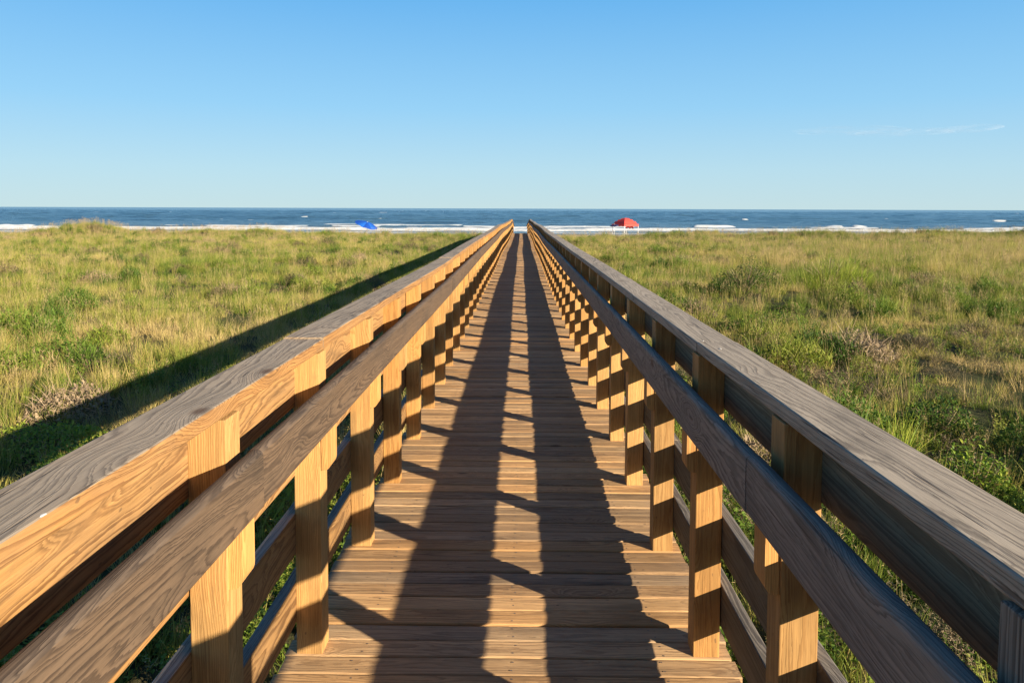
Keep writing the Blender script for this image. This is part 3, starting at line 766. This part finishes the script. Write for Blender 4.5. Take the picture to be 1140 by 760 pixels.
shrub('arching_grass', 'tall arching grass plant on a bare stem behind the right railing', 'grass clump', 4.55, 9.0, .22, .2, .85, 'grass', M_bush, .8, 160)
shrub('shade_dark_bush', 'dark green bush added as the shade of a hollow near the right edge', 'bush', 5.75, 10.2, .6, .4, .55, 'leaf', M_bush, .04, 1500)  # added dark foliage, stands in for shade in the grass pocket
shrub('broad_leaf_plant', 'sunlit bright green plant at the edge of the left railing shadow', 'plant', -6.0, 9.3, .9, .6, .38, 'leaf', M_bush, .78, 1800)
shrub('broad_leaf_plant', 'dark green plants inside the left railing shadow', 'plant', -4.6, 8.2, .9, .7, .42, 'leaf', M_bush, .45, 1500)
def flower_plant(x, y):
    root = empty('yellow_flower', (x, y, float(H(x, y)))); tag(root, 'small yellow orange flowers low at the right edge beside the cap', 'flower')
    h = herb(10, .42, .06, .5); link('foliage', h.mesh('foliage', [M_bush]), root)
    for k in range(6):
        F = Leafy(); c = Vector((random.gauss(0, .12), random.gauss(0, .12), .40+random.random()*.1))
        for j in range(8): F.leaf(c, (math.cos(j*.785), math.sin(j*.785), .25), (0, 0, 1), .03, .014, .5)
        link('blossom', F.mesh('blossom', [M_flower]), root)
flower_plant(4.25, 5.85)

# ------------------------------------------------------------------ red canopy tent and blue umbrella on the beach
def cloth(name, col, trans=.35):
    b = N(name)
    ds = b.n('ShaderNodeBsdfPrincipled', {'Base Color': (*col, 1), 'Roughness': .7})
    tr = b.n('ShaderNodeBsdfTranslucent', {'Color': (*col, 1)})
    mx = b.n('ShaderNodeMixShader', {0: trans, 1: ds.outputs[0], 2: tr.outputs[0]})
    b.t.links.new(mx.outputs[0], b.out.inputs[0]); return b.m
M_red = cloth('red_canvas', (.82, .085, .065)); M_pink = cloth('faded_red_canvas', (.62, .20, .20)); M_white = plain('white_metal', (.75, .75, .73), .4)
M_blue = cloth('blue_nylon', (.006, .075, .42)); M_navy = cloth('navy_nylon', (.03, .03, .10)); M_blue2 = cloth('pale_blue_nylon', (.01, .13, .55))

def solid(name, verts, faces, mat, parent, th=.012):
    me = bpy.data.meshes.new(name); me.from_pydata([tuple(v) for v in verts], [], faces); me.materials.append(mat); me.update()
    o = link(name, me, parent); m = o.modifiers.new('thickness', 'SOLIDIFY'); m.thickness = th; return o
def tube(name, pts, r, mat, parent):
    bm = bmesh.new(); rings = []
    pts = [Vector(p) for p in pts]
    for i, p in enumerate(pts):
        d = (pts[min(i+1, len(pts)-1)]-pts[max(i-1, 0)]).normalized(); u = d.orthogonal().normalized(); v = d.cross(u)
        rings.append([bm.verts.new(p+u*r*math.cos(t)+v*r*math.sin(t)) for t in np.linspace(0, 2*math.pi, 9)[:-1]])
    for a, c in zip(rings[:-1], rings[1:]):
        for i in range(8): bm.faces.new((a[i], a[(i+1) % 8], c[(i+1) % 8], c[i]))
    bm.faces.new(rings[0][::-1]); bm.faces.new(rings[-1])
    me = bpy.data.meshes.new(name); bm.to_mesh(me); bm.free(); me.materials.append(mat); me.update(); return link(name, me, parent)

def tent(x, y, rz):
    z0 = float(H(x, y)); root = empty('canopy_tent', (x, y, z0)); root.rotation_euler = (0, 0, rz)
    tag(root, 'red canopy tent with white legs on the beach by the surf', 'canopy tent')
    hw, eave, peak = 1.30, 1.98, 2.85; n = 8; V = []; F = []
    for j in range(n+1):
        for i in range(n+1):
            u, v = i/n*2-1, j/n*2-1; m = max(abs(u), abs(v)); dg = min(abs(u), abs(v))
            V.append((u*hw, v*hw, eave+(peak-eave)*(1-m**1.9)+.05*dg*m))
    for j in range(n):
        for i in range(n): a = j*(n+1)+i; F.append((a, a+1, a+n+2, a+n+1))
    solid('canopy', V, F, M_red, root)
    for k in range(4):
        a = Matrix.Rotation(k*math.pi/2, 3, 'Z'); m = 9
        top = [a @ Vector((-hw+2*hw*i/(m-1), -hw-.008, eave)) for i in range(m)]; bot = [a @ Vector((-hw+2*hw*i/(m-1), -hw-.008, eave-.26-(.05 if i % 2 else 0))) for i in range(m)]
        solid('valance', top+bot, [(i, i+1, m+i+1, m+i) for i in range(m-1)], M_red if k != 1 else M_pink, root, .006)
        c = a @ Vector((hw-.04, -hw+.04, 0)); tube('leg', [(c.x, c.y, 0), (c.x, c.y, eave)], .036, M_white, root)
    # rolled side wall on the right-hand side
    m = 8; a = Matrix.Rotation(math.pi/2, 3, 'Z')
    top = [a @ Vector((-hw*.2+1.2*hw*i/(m-1), -hw+.02, eave-.28)) for i in range(m)]; bot = [a @ Vector((-hw*.2+1.2*hw*i/(m-1), -hw+.02+.06*(i % 2), 1.25+.12*(i % 3))) for i in range(m)]
    solid('side_wall', top+bot, [(i, i+1, m+i+1, m+i) for i in range(m-1)], M_pink, root, .006)
tent(14.5, 104., R(33))
def umbrella(name, label, x, y, rad, hgt, tilt, mats, shaft=True):
    z0 = float(H(x, y)); root = empty(name, (x, y, z0)); tag(root, label, 'beach umbrella')
    top = Vector((0, 0, hgt)); Mx = Matrix.Rotation(tilt[1], 4, 'Y') @ Matrix.Rotation(tilt[0], 4, 'X')
    for k in range(8):
        V = []; F = []
        for j in range(5):
            rr = rad*j/4
            for i in range(4):
                a = (k+i/3)*math.pi/4; sag = .05*rad*math.sin(i/3*math.pi)*j/4
                V.append(top+Mx @ Vector((rr*math.cos(a), rr*math.sin(a), -.30*rad*(j/4)**1.7+sag)))
        for j in range(4):
            for i in range(3): a = j*4+i; F.append((a, a+1, a+5, a+4))
        solid('canopy_panel', V, F, mats[k % len(mats)], root, .006)
    tube('pole', [(0, 0, -.2), (0, 0, hgt*.6), top+Mx @ Vector((0, 0, .08))], .02, M_white, root)
umbrella('beach_umbrella', 'tilted bright blue beach umbrella left of the boardwalk by the surf', -17.9, 86.5, 1.35, 1.84, (R(10), R(21)), [M_blue, M_blue2])
umbrella('beach_umbrella', 'small dark navy umbrella tucked beside the red canopy tent', 12.8, 102.5, .62, 1.95, (R(10), R(-8)), [M_navy])

# ------------------------------------------------------------------ thin cirrus wisps
b = N('cirrus')
co = b.n('ShaderNodeTexCoord').outputs['Object']
nn = b.noise(b.vm('MULTIPLY', co, (.0045, .0045, .03)), 1., 5., .6)
ly = b.n('ShaderNodeLayerWeight', {'Blend': .5}).outputs['Facing']
al = b.math('MULTIPLY', b.ramp(nn, .30, .85), .15)
al = b.math('MULTIPLY', al, b.math('SUBTRACT', 1., b.ramp(ly, .80, .99)))
tb = b.n('ShaderNodeBsdfTransparent'); df0 = b.n('ShaderNodeBsdfDiffuse', {'Color': (.9, .9, .9, 1)}); tl = b.n('ShaderNodeBsdfTranslucent', {'Color': (.95, .95, .95, 1)}); df = b.n('ShaderNodeMixShader', {0: .6, 1: df0.outputs[0], 2: tl.outputs[0]})
mx = b.n('ShaderNodeMixShader', {0: al, 1: tb.outputs[0], 2: df.outputs[0]})
b.t.links.new(mx.outputs[0], b.out.inputs[0]); M_cirrus = b.m
def wisp(px, py, hw, hh, d=9000):
    x = (px-580)/830*d; z = 1.55+(232.5-py)/830*d; bm = bmesh.new()
    bmesh.ops.create_icosphere(bm, subdivisions=4, radius=1)
    for v in bm.verts: v.co = Vector((v.co.x*hw/830*d, v.co.y*500, v.co.z*hh/830*d*(1+.4*math.sin(v.co.x*7+px))))
    me = bpy.data.meshes.new('cloud'); bm.to_mesh(me); bm.free(); me.materials.append(M_cirrus)
    me.polygons.foreach_set('use_smooth', [True]*len(me.polygons))
    o = link('cloud', me, None, (x, d, z)); tag(o, kind='structure'); o.visible_shadow = True
wisp(942, 146, 62, 2.6); wisp(1065, 144, 34, 2.6); wisp(1000, 148, 50, 1.8)
